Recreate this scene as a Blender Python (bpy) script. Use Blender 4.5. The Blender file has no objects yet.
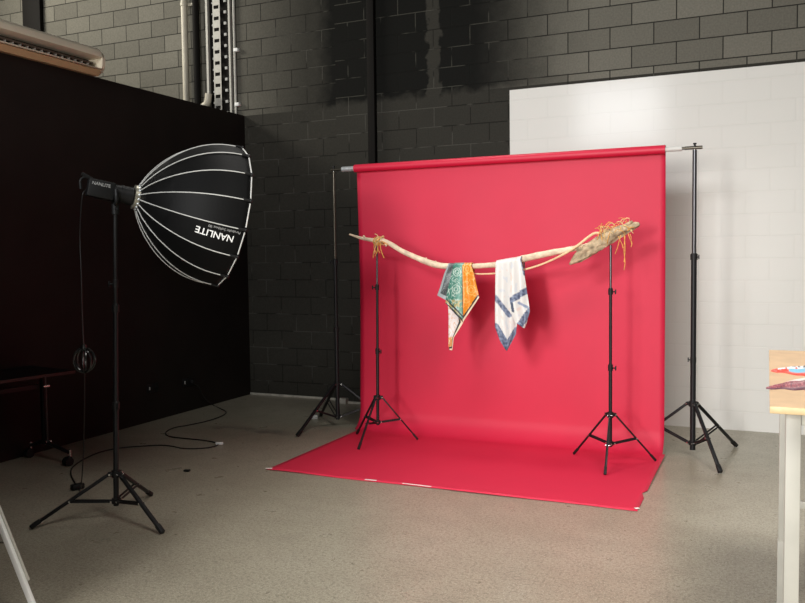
import bpy, bmesh, math, random
from mathutils import Vector, Matrix, noise
random.seed(7)
C = bpy.context.scene.collection
PI = math.pi
V = Vector

# ------------------------------------------------------------------ camera frame
F = 820.0; CX = 402.5; CY = 301.5; EYE = V((0, 0, 1.6))
def camray(x, y): return V((x-CX, -(y-CY), -F))
_Y = camray(768, 252).normalized()
_X = -camray(-1440, 279); _X = (_X - _X.dot(_Y)*_Y).normalized()
_Z = _X.cross(_Y)
def wray(x, y):
    r = camray(x, y); return V((r.dot(_X), r.dot(_Y), r.dot(_Z)))
def at(x, y, Y):                      # point of the photo at distance Y from the camera's wall
    r = wray(x, y); return EYE + r*(Y/r.y)
def onz(x, y, z=0.0):                 # point of the photo on a horizontal plane
    r = wray(x, y); return EYE + r*((z-EYE.z)/r.z)

# ------------------------------------------------------------------ materials
def nt(name):
    m = bpy.data.materials.new(name); m.use_nodes = True
    n = m.node_tree; b = n.nodes['Principled BSDF']
    return m, n, b
def N(n, t, **k):
    o = n.nodes.new(t)
    for a, v in k.items(): setattr(o, a, v)
    return o
def mat(name, col, rough=0.5, metal=0.0, spec=0.5, var=0.0, vscale=20.0, bump=0.0, bscale=80.0, coat=0.0, coat_rough=0.1, trans=0.0):
    m, n, b = nt(name)
    b.inputs['Base Color'].default_value = (*col, 1)
    b.inputs['Roughness'].default_value = rough
    b.inputs['Metallic'].default_value = metal
    b.inputs['Specular IOR Level'].default_value = spec
    b.inputs['Coat Weight'].default_value = coat
    b.inputs['Coat Roughness'].default_value = coat_rough
    tc = N(n, 'ShaderNodeTexCoord')
    if var:
        t = N(n, 'ShaderNodeTexNoise'); t.inputs['Scale'].default_value = vscale; t.inputs['Detail'].default_value = 6
        n.links.new(tc.outputs['Object'], t.inputs['Vector'])
        r = N(n, 'ShaderNodeValToRGB')
        r.color_ramp.elements[0].position = 0.3; r.color_ramp.elements[1].position = 0.7
        r.color_ramp.elements[0].color = (*[c*(1-var) for c in col], 1)
        r.color_ramp.elements[1].color = (*[min(1, c*(1+var)) for c in col], 1)
        n.links.new(t.outputs['Fac'], r.inputs['Fac']); n.links.new(r.outputs['Color'], b.inputs['Base Color'])
    if bump:
        t2 = N(n, 'ShaderNodeTexNoise'); t2.inputs['Scale'].default_value = bscale; t2.inputs['Detail'].default_value = 4
        n.links.new(tc.outputs['Object'], t2.inputs['Vector'])
        bp = N(n, 'ShaderNodeBump'); bp.inputs['Strength'].default_value = bump; bp.inputs['Distance'].default_value = 0.01
        n.links.new(t2.outputs['Fac'], bp.inputs['Height']); n.links.new(bp.outputs['Normal'], b.inputs['Normal'])
    return m
def vcol_mat(name, rough=0.5, spec=0.4, sheen=0.0):
    m, n, b = nt(name)
    a = N(n, 'ShaderNodeVertexColor'); a.layer_name = 'print'
    n.links.new(a.outputs['Color'], b.inputs['Base Color'])
    b.inputs['Roughness'].default_value = rough; b.inputs['Specular IOR Level'].default_value = spec
    b.inputs['Sheen Weight'].default_value = sheen
    return m

class G:                              # small expression helper for node graphs
    def __init__(s, n): s.n = n
    def m(s, op, a, b=None, c=None, clamp=False):
        o = N(s.n, 'ShaderNodeMath', operation=op); o.use_clamp = clamp
        for i, v in enumerate((a, b, c)):
            if v is None: continue
            if isinstance(v, (int, float)): o.inputs[i].default_value = v
            else: s.n.links.new(v, o.inputs[i])
        return o.outputs[0]
    def step(s, x, lo, hi):           # 0 below lo, 1 above hi
        return s.m('DIVIDE', s.m('SUBTRACT', x, lo), hi-lo, clamp=True)
    def noise(s, vec, scale, detail=3, rough=0.5):
        o = N(s.n, 'ShaderNodeTexNoise'); o.inputs['Scale'].default_value = scale
        o.inputs['Detail'].default_value = detail; o.inputs['Roughness'].default_value = rough
        s.n.links.new(vec, o.inputs['Vector']); return o.outputs['Fac']
    def mix(s, f, a, b):
        o = N(s.n, 'ShaderNodeMix', data_type='RGBA')
        if isinstance(f, (int, float)): o.inputs[0].default_value = f
        else: s.n.links.new(f, o.inputs[0])
        for i, v in ((6, a), (7, b)):
            if isinstance(v, tuple): o.inputs[i].default_value = (*v, 1)
            else: s.n.links.new(v, o.inputs[i])
        return o.outputs[2]

BSH = 0.0
def block_wall():
    m, n, b = nt('painted_block'); g = G(n)
    tc = N(n, 'ShaderNodeTexCoord'); sp = N(n, 'ShaderNodeSeparateXYZ')
    n.links.new(tc.outputs['Object'], sp.inputs[0]); x, z = sp.outputs['X'], sp.outputs['Z']
    cb = N(n, 'ShaderNodeCombineXYZ')
    n.links.new(g.m('ADD', x, 20*0.394+1.172+BSH), cb.inputs[0]); n.links.new(g.m('ADD', z, 0.026), cb.inputs[1])
    br = N(n, 'ShaderNodeTexBrick'); n.links.new(cb.outputs[0], br.inputs['Vector'])
    br.offset = 0.5
    for k, v in (('Scale', 1.0), ('Mortar Size', 0.0055), ('Mortar Smooth', 0.25), ('Brick Width', 0.394), ('Row Height', 0.1965), ('Bias', 0.0)):
        br.inputs[k].default_value = v
    br.inputs['Color1'].default_value = (0.8, 0.8, 0.8, 1); br.inputs['Color2'].default_value = (1.12, 1.12, 1.12, 1)
    br.inputs['Mortar'].default_value = (1, 1, 1, 1)
    mort = br.outputs['Fac']
    P = tc.outputs['Object']
    n1 = g.noise(P, 2.2, 4); n2 = g.noise(P, 9, 5); n3 = g.noise(P, 60, 4)
    wob = g.m('MULTIPLY', g.m('SUBTRACT', n2, 0.5), 0.18)
    xw = g.m('ADD', x, wob); zw = g.m('ADD', z, wob)
    grain = g.m('ADD', 0.72, g.m('MULTIPLY', n3, 0.56))
    # raw grey block
    raw = N(n, 'ShaderNodeMix', data_type='RGBA', blend_type='MULTIPLY'); raw.inputs[0].default_value = 1
    raw.inputs[6].default_value = (0.158, 0.150, 0.124, 1); n.links.new(br.outputs['Color'], raw.inputs[7])
    rawm = g.mix(mort, raw.outputs[2], (0.026, 0.025, 0.021))
    # dark grey paint, lower walls
    dark = g.mix(g.m('MULTIPLY', n1, 0.6), (0.036, 0.034, 0.028), (0.024, 0.023, 0.019))
    darkm = g.mix(g.m('MULTIPLY', mort, 0.7), dark, (0.010, 0.009, 0.008))
    # black roller paint with pale mortar scratches
    scr = g.m('MULTIPLY', mort, g.step(g.noise(P, 3.1, 2), 0.5, 0.56))
    blk = g.mix(g.m('MULTIPLY', scr, 0.55), (0.007, 0.007, 0.006), (0.07, 0.068, 0.055))
    darks = g.mix(g.m('MULTIPLY', scr, 0.45), darkm, (0.11, 0.105, 0.09))
    # where
    up = g.step(zw, 3.22, 3.30)
    inl = g.step(xw, -4.62, -4.40); inr = g.m('SUBTRACT', 1, g.step(xw, -2.7, -1.85))  # gradual right edge paints the wall's shading into the black patch
    strip = g.m('MULTIPLY', g.step(xw, -3.22, -3.20), g.m('SUBTRACT', 1, g.step(xw, -3.08, -3.06)))
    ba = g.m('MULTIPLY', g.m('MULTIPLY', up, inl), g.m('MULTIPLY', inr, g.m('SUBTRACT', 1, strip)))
    fade = g.m('MULTIPLY', g.step(x, -6.2, -4.7), g.m('SUBTRACT', 1, g.step(xw, -2.7, -1.5)))  # right-hand ramp carries the same painted-in shading
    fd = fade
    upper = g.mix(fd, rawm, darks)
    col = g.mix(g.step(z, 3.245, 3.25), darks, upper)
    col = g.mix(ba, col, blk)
    wm = g.m('MULTIPLY', g.step(x, -2.342, -2.338), g.m('SUBTRACT', 1, g.step(z, 3.218, 3.222)))
    whm = g.mix(g.m('MULTIPLY', mort, 0.15), (0.70, 0.69, 0.65), (0.62, 0.61, 0.575))
    gm = N(n, 'ShaderNodeMix', data_type='RGBA', blend_type='MULTIPLY'); gm.inputs[0].default_value = 1
    n.links.new(col, gm.inputs[6]); cg = N(n, 'ShaderNodeCombineColor')
    for i in range(3): n.links.new(grain, cg.inputs[i])
    n.links.new(cg.outputs[0], gm.inputs[7])
    fin = g.mix(wm, gm.outputs[2], whm)
    n.links.new(fin, b.inputs['Base Color'])
    b.inputs['Roughness'].default_value = 0.6
    n.links.new(g.m('ADD', 0.05, g.m('MULTIPLY', wm, 0.3)), b.inputs['Specular IOR Level'])
    n.links.new(g.m('MULTIPLY', wm, 0.13), b.inputs['Coat Weight'])
    b.inputs['Coat Roughness'].default_value = 0.13
    bp = N(n, 'ShaderNodeBump'); bp.inputs['Strength'].default_value = 0.55; bp.inputs['Distance'].default_value = 0.012
    h = g.m('MULTIPLY', g.m('ADD', g.m('MULTIPLY', mort, -0.5), g.m('MULTIPLY', n3, 0.10)), g.m('SUBTRACT', 1, g.m('MULTIPLY', wm, 0.72)))
    n.links.new(h, bp.inputs['Height']); n.links.new(bp.outputs['Normal'], b.inputs['Normal'])
    return m

def concrete():
    m, n, b = nt('polished_concrete'); g = G(n)
    tc = N(n, 'ShaderNodeTexCoord'); P = tc.outputs['Object']
    n1 = g.noise(P, 0.9, 5, 0.6); n2 = g.noise(P, 5, 5, 0.6); n3 = g.noise(P, 55, 3, 0.7); n4 = g.noise(P, 130, 2)
    a = g.mix(g.step(n1, 0.3, 0.7), (0.285, 0.257, 0.190), (0.355, 0.325, 0.252))
    a = g.mix(g.m('MULTIPLY', g.step(n2, 0.45, 0.75), 0.35), a, (0.20, 0.173, 0.13))
    a = g.mix(g.m('MULTIPLY', g.step(n3, 0.46, 0.62), 0.62), a, (0.14, 0.122, 0.09))
    a = g.mix(g.m('MULTIPLY', g.step(n4, 0.55, 0.66), 0.55), a, (0.56, 0.52, 0.43))
    # dark tyre-like scuffs near the back wall
    sp = N(n, 'ShaderNodeSeparateXYZ'); n.links.new(P, sp.inputs[0])
    wv = g.m('ADD', sp.outputs['Y'], g.m('MULTIPLY', g.m('SUBTRACT', n2, 0.5), 0.5))
    band = g.m('MULTIPLY', g.step(wv, 6.25, 6.33), g.m('SUBTRACT', 1, g.step(wv, 6.40, 6.48)))
    band = g.m('MULTIPLY', band, g.m('MULTIPLY', g.step(sp.outputs['X'], -4.9, -4.7), g.m('SUBTRACT', 1, g.step(sp.outputs['X'], -4.1, -3.9))))
    a = g.mix(g.m('MULTIPLY', band, g.m('MULTIPLY', g.step(n2, 0.4, 0.6), 0.6)), a, (0.08, 0.075, 0.07))
    n.links.new(a, b.inputs['Base Color'])
    r = g.m('ADD', 0.20, g.m('MULTIPLY', n2, 0.22)); n.links.new(r, b.inputs['Roughness'])
    b.inputs['Specular IOR Level'].default_value = 0.32
    bp = N(n, 'ShaderNodeBump'); bp.inputs['Strength'].default_value = 0.12; bp.inputs['Distance'].default_value = 0.003
    n.links.new(n3, bp.inputs['Height']); n.links.new(bp.outputs['Normal'], b.inputs['Normal'])
    return m

M = dict(
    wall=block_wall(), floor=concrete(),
    partition=mat('dark_brown_black_paint', (0.0125, 0.0085, 0.0068), 0.62, spec=0.25, var=0.15, vscale=3, bump=0.05),
    paper=mat('crimson_paper', (0.60, 0.006, 0.046), 0.62, spec=0.6, var=0.02, vscale=4, bump=0.02, bscale=200),
    paper_roll=mat('crimson_paper_roll', (0.58, 0.006, 0.04), 0.5, spec=0.5),
    black=mat('black_powder_coat', (0.009, 0.009, 0.010), 0.42, spec=0.3),
    blackpl=mat('black_plastic', (0.011, 0.011, 0.011), 0.5, spec=0.25),
    darkmetal=mat('dark_anodised_metal', (0.10, 0.10, 0.105), 0.32, metal=0.85),
    chrome=mat('chrome', (0.75, 0.75, 0.74), 0.2, metal=1),
    silver=mat('silver_tube', (0.62, 0.65, 0.66), 0.35, metal=0.6, var=0.15, vscale=60),
    whitecore=mat('white_core', (0.60, 0.59, 0.56), 0.5),
    bronze=mat('bronze_tube', (0.10, 0.09, 0.07), 0.35, metal=0.8),
    stick=mat('pale_driftwood', (0.72, 0.58, 0.42), 0.7, spec=0.3, var=0.22, vscale=25, bump=0.3, bscale=40),
    gnarl=mat('weathered_driftwood', (0.44, 0.34, 0.22), 0.85, spec=0.2, var=0.5, vscale=22, bump=0.9, bscale=35),
    vine=mat('peeled_twig', (0.80, 0.56, 0.33), 0.65, spec=0.3, var=0.12, vscale=40),
    raffia=mat('raffia', (0.72, 0.36, 0.09), 0.6, spec=0.3, var=0.35, vscale=50),
    raffia_pale=mat('pale_raffia', (0.72, 0.52, 0.25), 0.6, spec=0.3, var=0.35, vscale=50),
    silk=vcol_mat('printed_silk', 0.42, 0.5, 0.2),
    shell=mat('softbox_fabric', (0.004, 0.004, 0.004), 0.55, spec=0.12, bump=0.08, bscale=60),
    piping=mat('silver_piping', (0.55, 0.55, 0.52), 0.5, spec=0.3),
    shellin=mat('silver_lining', (0.75, 0.75, 0.75), 0.35, metal=0.7),
    diff=mat('white_diffuser', (0.8, 0.8, 0.8), 0.7),
    white_print=mat('white_print', (0.82, 0.82, 0.80), 0.6),
    grey_print=mat('grey_print', (0.35, 0.35, 0.34), 0.6),
    ring=mat('mount_ring', (0.42, 0.40, 0.32), 0.35, metal=0.6),
    beige=mat('beige_plastic', (0.72, 0.64, 0.49), 0.5, var=0.06, vscale=5),
    tan=mat('tan_plastic', (0.55, 0.37, 0.20), 0.5),
    dkslot=mat('dark_slot', (0.007, 0.006, 0.005), 0.7, spec=0.1),
    brownfin=mat('brown_louvre', (0.10, 0.075, 0.055), 0.6),
    pipe=mat('cream_pipe_paint', (0.52, 0.48, 0.38), 0.45, var=0.08, vscale=8),
    galv=mat('pale_galvanised', (0.40, 0.39, 0.35), 0.5, metal=0.1, var=0.1, vscale=30),
    clip=mat('white_clip', (0.8, 0.8, 0.78), 0.5),
    birch=mat('birch_ply', (0.56, 0.385, 0.235), 0.5, spec=0.4, var=0.08, vscale=12),
    birchedge=mat('pale_ply_edge', (0.68, 0.50, 0.27), 0.5, var=0.1, vscale=30),
    greytube=mat('grey_painted_steel', (0.46, 0.445, 0.39), 0.45, spec=0.3, var=0.05, vscale=9),
    tabletop=mat('black_laminate', (0.008, 0.007, 0.008), 0.5, spec=0.3),
    tableedge=mat('dark_red_brown_edge', (0.030, 0.010, 0.009), 0.5),
    whitealu=mat('white_painted_bar', (0.84, 0.83, 0.80), 0.4),
    cable=mat('black_rubber_cable', (0.010, 0.010, 0.010), 0.4),
    tape=mat('white_tape', (0.80, 0.78, 0.74), 0.6),
    whitepl=mat('white_plastic', (0.78, 0.78, 0.76), 0.4),
    scrap=mat('pale_grey_scrap', (0.42, 0.42, 0.40), 0.7),
    base_trim=mat('raw_block_strip', (0.36, 0.34, 0.29), 0.8, var=0.3, vscale=14, bump=0.3),
)

# ------------------------------------------------------------------ geometry helpers
def frame(d, up=V((0, 0, 1))):
    d = d.normalized()
    if abs(d.dot(up)) > 0.98: up = V((1, 0, 0))
    u = d.cross(up).normalized(); return u, d.cross(u).normalized()
class MB:
    def __init__(s): s.bm = bmesh.new(); s.nmat = 0
    def loop(s, pts): return [s.bm.verts.new(p) for p in pts]
    def bridge(s, a, b, mi=0):
        n = len(a)
        for i in range(n):
            f = s.bm.faces.new((a[i], a[(i+1) % n], b[(i+1) % n], b[i])); f.material_index = mi
    def cap(s, a, mi=0, rev=False):
        f = s.bm.faces.new(list(reversed(a)) if rev else a); f.material_index = mi
    def tube(s, pts, r, n=10, mi=0, flat=1.0, caps=True, jit=0.0):
        pts = [V(p) for p in pts]
        rs = r if isinstance(r, (list, tuple)) else [r]*len(pts)
        prev = None; u = None
        for i, p in enumerate(pts):
            d = (pts[min(i+1, len(pts)-1)] - pts[max(i-1, 0)])
            if d.length < 1e-9: d = V((0, 0, 1))
            d.normalize()
            if u is None: u, w = frame(d)
            else:
                u = (u - d*u.dot(d))
                if u.length < 1e-6: u, w = frame(d)
                u.normalize(); w = d.cross(u)
            ring = []
            for k in range(n):
                a = 2*PI*k/n
                q = u*math.cos(a)*rs[i] + w*math.sin(a)*rs[i]*flat
                if jit: q *= 1 + jit*noise.noise((p+q*3)*14)
                ring.append(p+q)
            L = s.loop(ring)
            if prev: s.bridge(prev, L, mi)
            elif caps: s.cap(L, mi, True)
            prev = L
        if caps: s.cap(prev, mi)
        return s
    def cyl(s, a, b, r0, r1=None, n=14, mi=0): return s.tube([a, b], [r0, r0 if r1 is None else r1], n, mi)
    def annulus(s, a, b, ro, ri, n=24, mi=0):
        a, b = V(a), V(b); u, w = frame(b-a); L = []
        for p, r in ((a, ro), (b, ro), (b, ri), (a, ri)):
            L.append(s.loop([p+u*math.cos(2*PI*k/n)*r+w*math.sin(2*PI*k/n)*r for k in range(n)]))
        for i in range(4): s.bridge(L[i], L[(i+1) % 4], mi)
        return s
    def box(s, c, size, rot=None, mi=0, bev=0.0):
        c = V(c); h = V(size)/2
        vs = []
        for sx in (-1, 1):
            for sy in (-1, 1):
                for sz in (-1, 1):
                    q = V((sx*h.x, sy*h.y, sz*h.z))
                    if rot is not None: q = rot @ q
                    vs.append(s.bm.verts.new(c+q))
        fs = []
        for f in ((0, 1, 3, 2), (4, 6, 7, 5), (0, 4, 5, 1), (2, 3, 7, 6), (0, 2, 6, 4), (1, 5, 7, 3)):
            ff = s.bm.faces.new([vs[i] for i in f]); ff.material_index = mi; fs.append(ff)
        if bev:
            es = list({e for f in fs for e in f.edges})
            r = bmesh.ops.bevel(s.bm, geom=es, offset=bev, segments=2, affect='EDGES', profile=0.5)
            for f in r['faces']: f.material_index = mi
        return s
    def bar(s, a, b, w, h, mi=0, up=V((0, 0, 1)), bev=0.0):
        a, b = V(a), V(b); d = (b-a); L = d.length; d.normalize()
        u, v = frame(d, up)
        R = Matrix((d, u, v)).transposed()
        return s.box((a+b)/2, (L, w, h), R, mi, bev)
    def prism(s, pts, z0, z1, mi=0):
        a = s.loop([V((p[0], p[1], z0)) for p in pts]); b = s.loop([V((p[0], p[1], z1)) for p in pts])
        s.bridge(a, b, mi); s.cap(a, mi, True); s.cap(b, mi); return s
    def ball(s, c, r, mi=0, n=12):
        c = V(c); R = r if isinstance(r, (tuple, list)) else (r, r, r)
        m = Matrix.Translation(c) @ Matrix.Diagonal((*R, 1))
        q = bmesh.ops.create_uvsphere(s.bm, u_segments=n, v_segments=max(6, n//2), radius=1, matrix=m)
        for v in q['verts']:
            for f in v.link_faces: f.material_index = mi
        return s
    def build(s, name, mats, parent=None, smooth=40, origin=None):
        bm = s.bm
        bmesh.ops.recalc_face_normals(bm, faces=bm.faces[:])
        off = V((0, 0, 0))
        if parent is not None:
            r = parent
            while r.parent: r = r.parent
            off = r.location.copy()
        elif origin is not None: off = V(origin)
        bmesh.ops.translate(bm, verts=bm.verts[:], vec=-off)
        me = bpy.data.meshes.new(name)
        for f in bm.faces: f.smooth = True
        bm.to_mesh(me); bm.free()
        me.set_sharp_from_angle(angle=math.radians(smooth))
        for m in (mats if isinstance(mats, (list, tuple)) else [mats]): me.materials.append(m)
        o = bpy.data.objects.new(name, me); C.objects.link(o)
        if parent is not None: o.parent = parent
        elif origin is not None: o.location = off
        return o
def tag(o, label, cat, group=None):
    o['label'] = label; o['category'] = cat
    if group: o['group'] = group
    return o
def struct(o): o['kind'] = 'structure'; return o
def thing(name, label, cat, loc=(0, 0, 0), group=None):
    o = bpy.data.objects.new(name, None); C.objects.link(o); o.location = loc; o.empty_display_size = 0.1
    return tag(o, label, cat, group)
def spline(pts, n=8):                 # Catmull-Rom through points
    P = [V(p) for p in pts]; P = [P[0]*2-P[1]] + P + [P[-1]*2-P[-2]]; out = []
    for i in range(1, len(P)-2):
        for k in range(n):
            t = k/n
            out.append(0.5*((2*P[i]) + (P[i+1]-P[i-1])*t + (2*P[i-1]-5*P[i]+4*P[i+1]-P[i+2])*t*t + (3*P[i]-P[i-1]-3*P[i+1]+P[i+2])*t**3))
    out.append(P[-2]); return out
def interp(keys, t):
    for (a, va), (b, vb) in zip(keys, keys[1:]):
        if t <= b: return va + (vb-va)*max(0, (t-a)/(b-a))
    return keys[-1][1]

# ------------------------------------------------------------------ the room
WY = 7.90; WL = 8.04; PX = -5.56
b = MB(); b.box((-2, 1.5, -0.05), (18, 15, 0.1)); struct(b.build('floor', M['floor']))
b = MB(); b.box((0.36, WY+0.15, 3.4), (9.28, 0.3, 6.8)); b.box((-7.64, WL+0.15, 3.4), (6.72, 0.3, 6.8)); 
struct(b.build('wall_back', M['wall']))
b = MB(); b.box((PX-0.08, 2.02, 1.625), (0.16, 12.04, 3.25)); struct(b.build('wall_left', M['partition']))
b = MB(); b.box(((-4.28+PX)/2, WL-0.006, 0.011), (PX*-1-4.28, 0.012, 0.022)); b.box((-4.23, WY-0.03, 0.03), (0.09, 0.06, 0.06)); b.box((-3.8, WY-0.006, 0.012), (0.8, 0.012, 0.024))
struct(b.build('baseboard_back', M['base_trim']))

b = MB(); b.box((-4.195, 1.8, 1.2), (2.59, 0.12, 2.4)); struct(b.build('wall_light_blocker', M['partition']))  # added wall out of view, keeps door light off the left floor

# steel columns and services on the back wall
b = MB()
b.box((-3.83, WY-0.035, 3.4), (0.082, 0.06, 6.8), bev=0.006)
tag(b.build('steel_column', M['dkslot'], origin=(-3.81, WY-0.06, 0)), 'narrow black steel column rising up the block wall behind the red backdrop', 'column')
b = MB()
b.box((-8.80, WL-0.035, 3.4), (0.31, 0.06, 6.8), bev=0.006)
tag(b.build('steel_column', M['dkslot'], origin=(-8.85, WL-0.09, 0)), 'wide black steel column at top left, rising behind the air conditioner', 'column')

t = thing('downpipe', 'cream round downpipe on the grey block wall left of the cable tray', 'pipe', (-6.33, WL-0.07, 0))
MB().cyl((-6.33, WL-0.07, 0), (-6.33, WL-0.07, 6.7), 0.037, n=20).build('pipe', M['pipe'], t)
b = MB()
b.annulus((-6.33, WL-0.07, 4.58), (-6.33, WL-0.07, 4.62), 0.043, 0.037); b.box((-6.255, WL-0.03, 4.60), (0.07, 0.03, 0.03))
b.build('bracket', M['pipe'], t)
tag(MB().cyl((-6.17, WL-0.06, 0), (-6.17, WL-0.06, 6.7), 0.04, n=16).build('conduit', M['dkslot'], origin=(-6.17, WL-0.06, 0)),  # dark cylinder stands in for the shaded gap beside the downpipe
    'dark vertical strip added for the shaded gap beside the cream downpipe on the block wall', 'pipe')

# slotted cable tray
t = thing('cable_tray', 'pale metal vertical cable tray with square slots on the block wall', 'cable tray', (-5.82, WL-0.05, 2.6))
YB = WL-0.01
MB().box((-5.87, YB, 4.65), (0.34, 0.012, 4.1)).build('back_channel', M['dkslot'], t)
for xx, ww in ((-6.02, 0.028), (-5.705, 0.024)):
    MB().box((xx, WL-0.04, 4.65), (ww, 0.04, 4.1)).build('side_rail', M['galv'], t)
b = MB()
for s in (-1, 1): b.box((-5.885+s*0.043, WL-0.05, 4.65), (0.016, 0.006, 4.1))
for k in range(32): b.box((-5.885, WL-0.05, 2.66+k*0.128), (0.07, 0.006, 0.088))
b.build('slotted_strip', M['galv'], t)
for k in range(32):
    MB().ball((-5.96, WL-0.022, 2.66+k*0.128), (0.014, 0.008, 0.014), n=8).build('rivet', M['scrap'], t)
    MB().box((-5.775, WL-0.03, 2.66+k*0.128), (0.03, 0.02, 0.03)).build('spacer_block', M['scrap'], t)
t = thing('conduit', 'thin pale conduit with white saddle clips along the right side of the cable tray', 'pipe', (-5.655, WL-0.03, 2.6))
MB().cyl((-5.655, WL-0.03, 2.6), (-5.655, WL-0.03, 6.7), 0.016, n=12).build('tube', M['galv'], t)
for z in (3.38, 4.0, 4.62):
    MB().box((-5.628, WL-0.030, z), (0.06, 0.055, 0.04), bev=0.006).build('saddle_clip', M['clip'], t)
b = MB(); b.tube(spline([(-6.09, WL-0.11, 3.37), (-6.04, WL-0.115, 3.385), (-5.99, WL-0.12, 3.42), (-5.965, WL-0.125, 3.52)], 6), [0.04]*19, 14)
tag(b.build('pipe_elbow', M['pipe'], origin=(-6.0, WL-0.11, 3.3)), 'cream pipe elbow at the foot of the cable tray just above the black partition', 'pipe')

# air conditioner on the partition top
AY1 = 5.70; AY0 = 3.0; AX = -5.62
t = thing('air_conditioner', 'long beige air conditioner with a dark louvred slot above the black partition', 'air conditioner', (AX, 4.4, 3.25))
def section(pts, y0, y1, mi=0, mb=None):
    mb = mb or MB()
    a = mb.loop([V((x, y0, z)) for x, z in pts]); c = mb.loop([V((x, y1, z)) for x, z in pts])
    mb.bridge(a, c, mi); mb.cap(a, mi, True); mb.cap(c, mi); return mb
top = [(-5.72, 3.40), (-5.72, 3.49), (-5.60, 3.505), (-5.49, 3.488), (-5.452, 3.455), (-5.44, 3.405), (-5.46, 3.396), (-5.62, 3.396)]
section(top, AY0, AY1).build('top_cover', M['beige'], t)
section([(-5.72, 3.25), (-5.72, 3.408), (-5.60, 3.408), (-5.60, 3.25)], AY0, AY1).build('body', M['dkslot'], t)
low = [(-5.60, 3.25), (-5.60, 3.30), (-5.475, 3.30), (-5.462, 3.29), (-5.50, 3.245), (-5.53, 3.25)]
lo = section(low, AY0, AY1).build('bottom_panel', M['tan'], t)
MB().bar((-5.458, AY0, 3.303), (-5.458, AY1, 3.303), 0.02, 0.012, bev=0.003).build('front_lip', M['beige'], lo)
MB().bar((-5.53, AY0+0.02, 3.350), (-5.53, AY1-0.05, 3.350), 0.06, 0.018, bev=0.004).build('louvre', M['brownfin'], t)
for k in range(36): MB().box((-5.53, AY0+0.06+k*0.072, 3.325), (0.07, 0.006, 0.035), Matrix.Rotation(0.5, 3, 'Z')).build('vane', M['brownfin'], t)
capp = [(-5.72, 3.26), (-5.72, 3.475), (-5.66, 3.49), (-5.54, 3.478), (-5.47, 3.452), (-5.44, 3.40), (-5.445, 3.33), (-5.47, 3.285), (-5.53, 3.255)]
section(capp, AY1, AY1+0.035).build('end_cap', M['beige'], t)

# power outlets
def outlet(y, z, label):
    t = thing('power_outlet', label, 'power outlet', (PX, y, z), 'power outlets on the black partition')
    MB().box((PX+0.006, y, z), (0.012, 0.155, 0.085), bev=0.004).build('faceplate', M['blackpl'], t)
    MB().box((PX+0.015, y-0.05, z+0.002), (0.008, 0.012, 0.03), bev=0.002).build('rocker_switch', M['scrap'], t)  # pale grey paints the glint on this switch
    MB().box((PX+0.015, y+0.045, z+0.002), (0.006, 0.012, 0.026), bev=0.002).build('rocker_switch', M['blackpl'], t)
outlet(6.353, 0.329, 'black power outlet with nothing plugged in on the partition nearer the softbox stand')
outlet(6.888, 0.311, 'black power outlet with the black floor cable plugged in')

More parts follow.
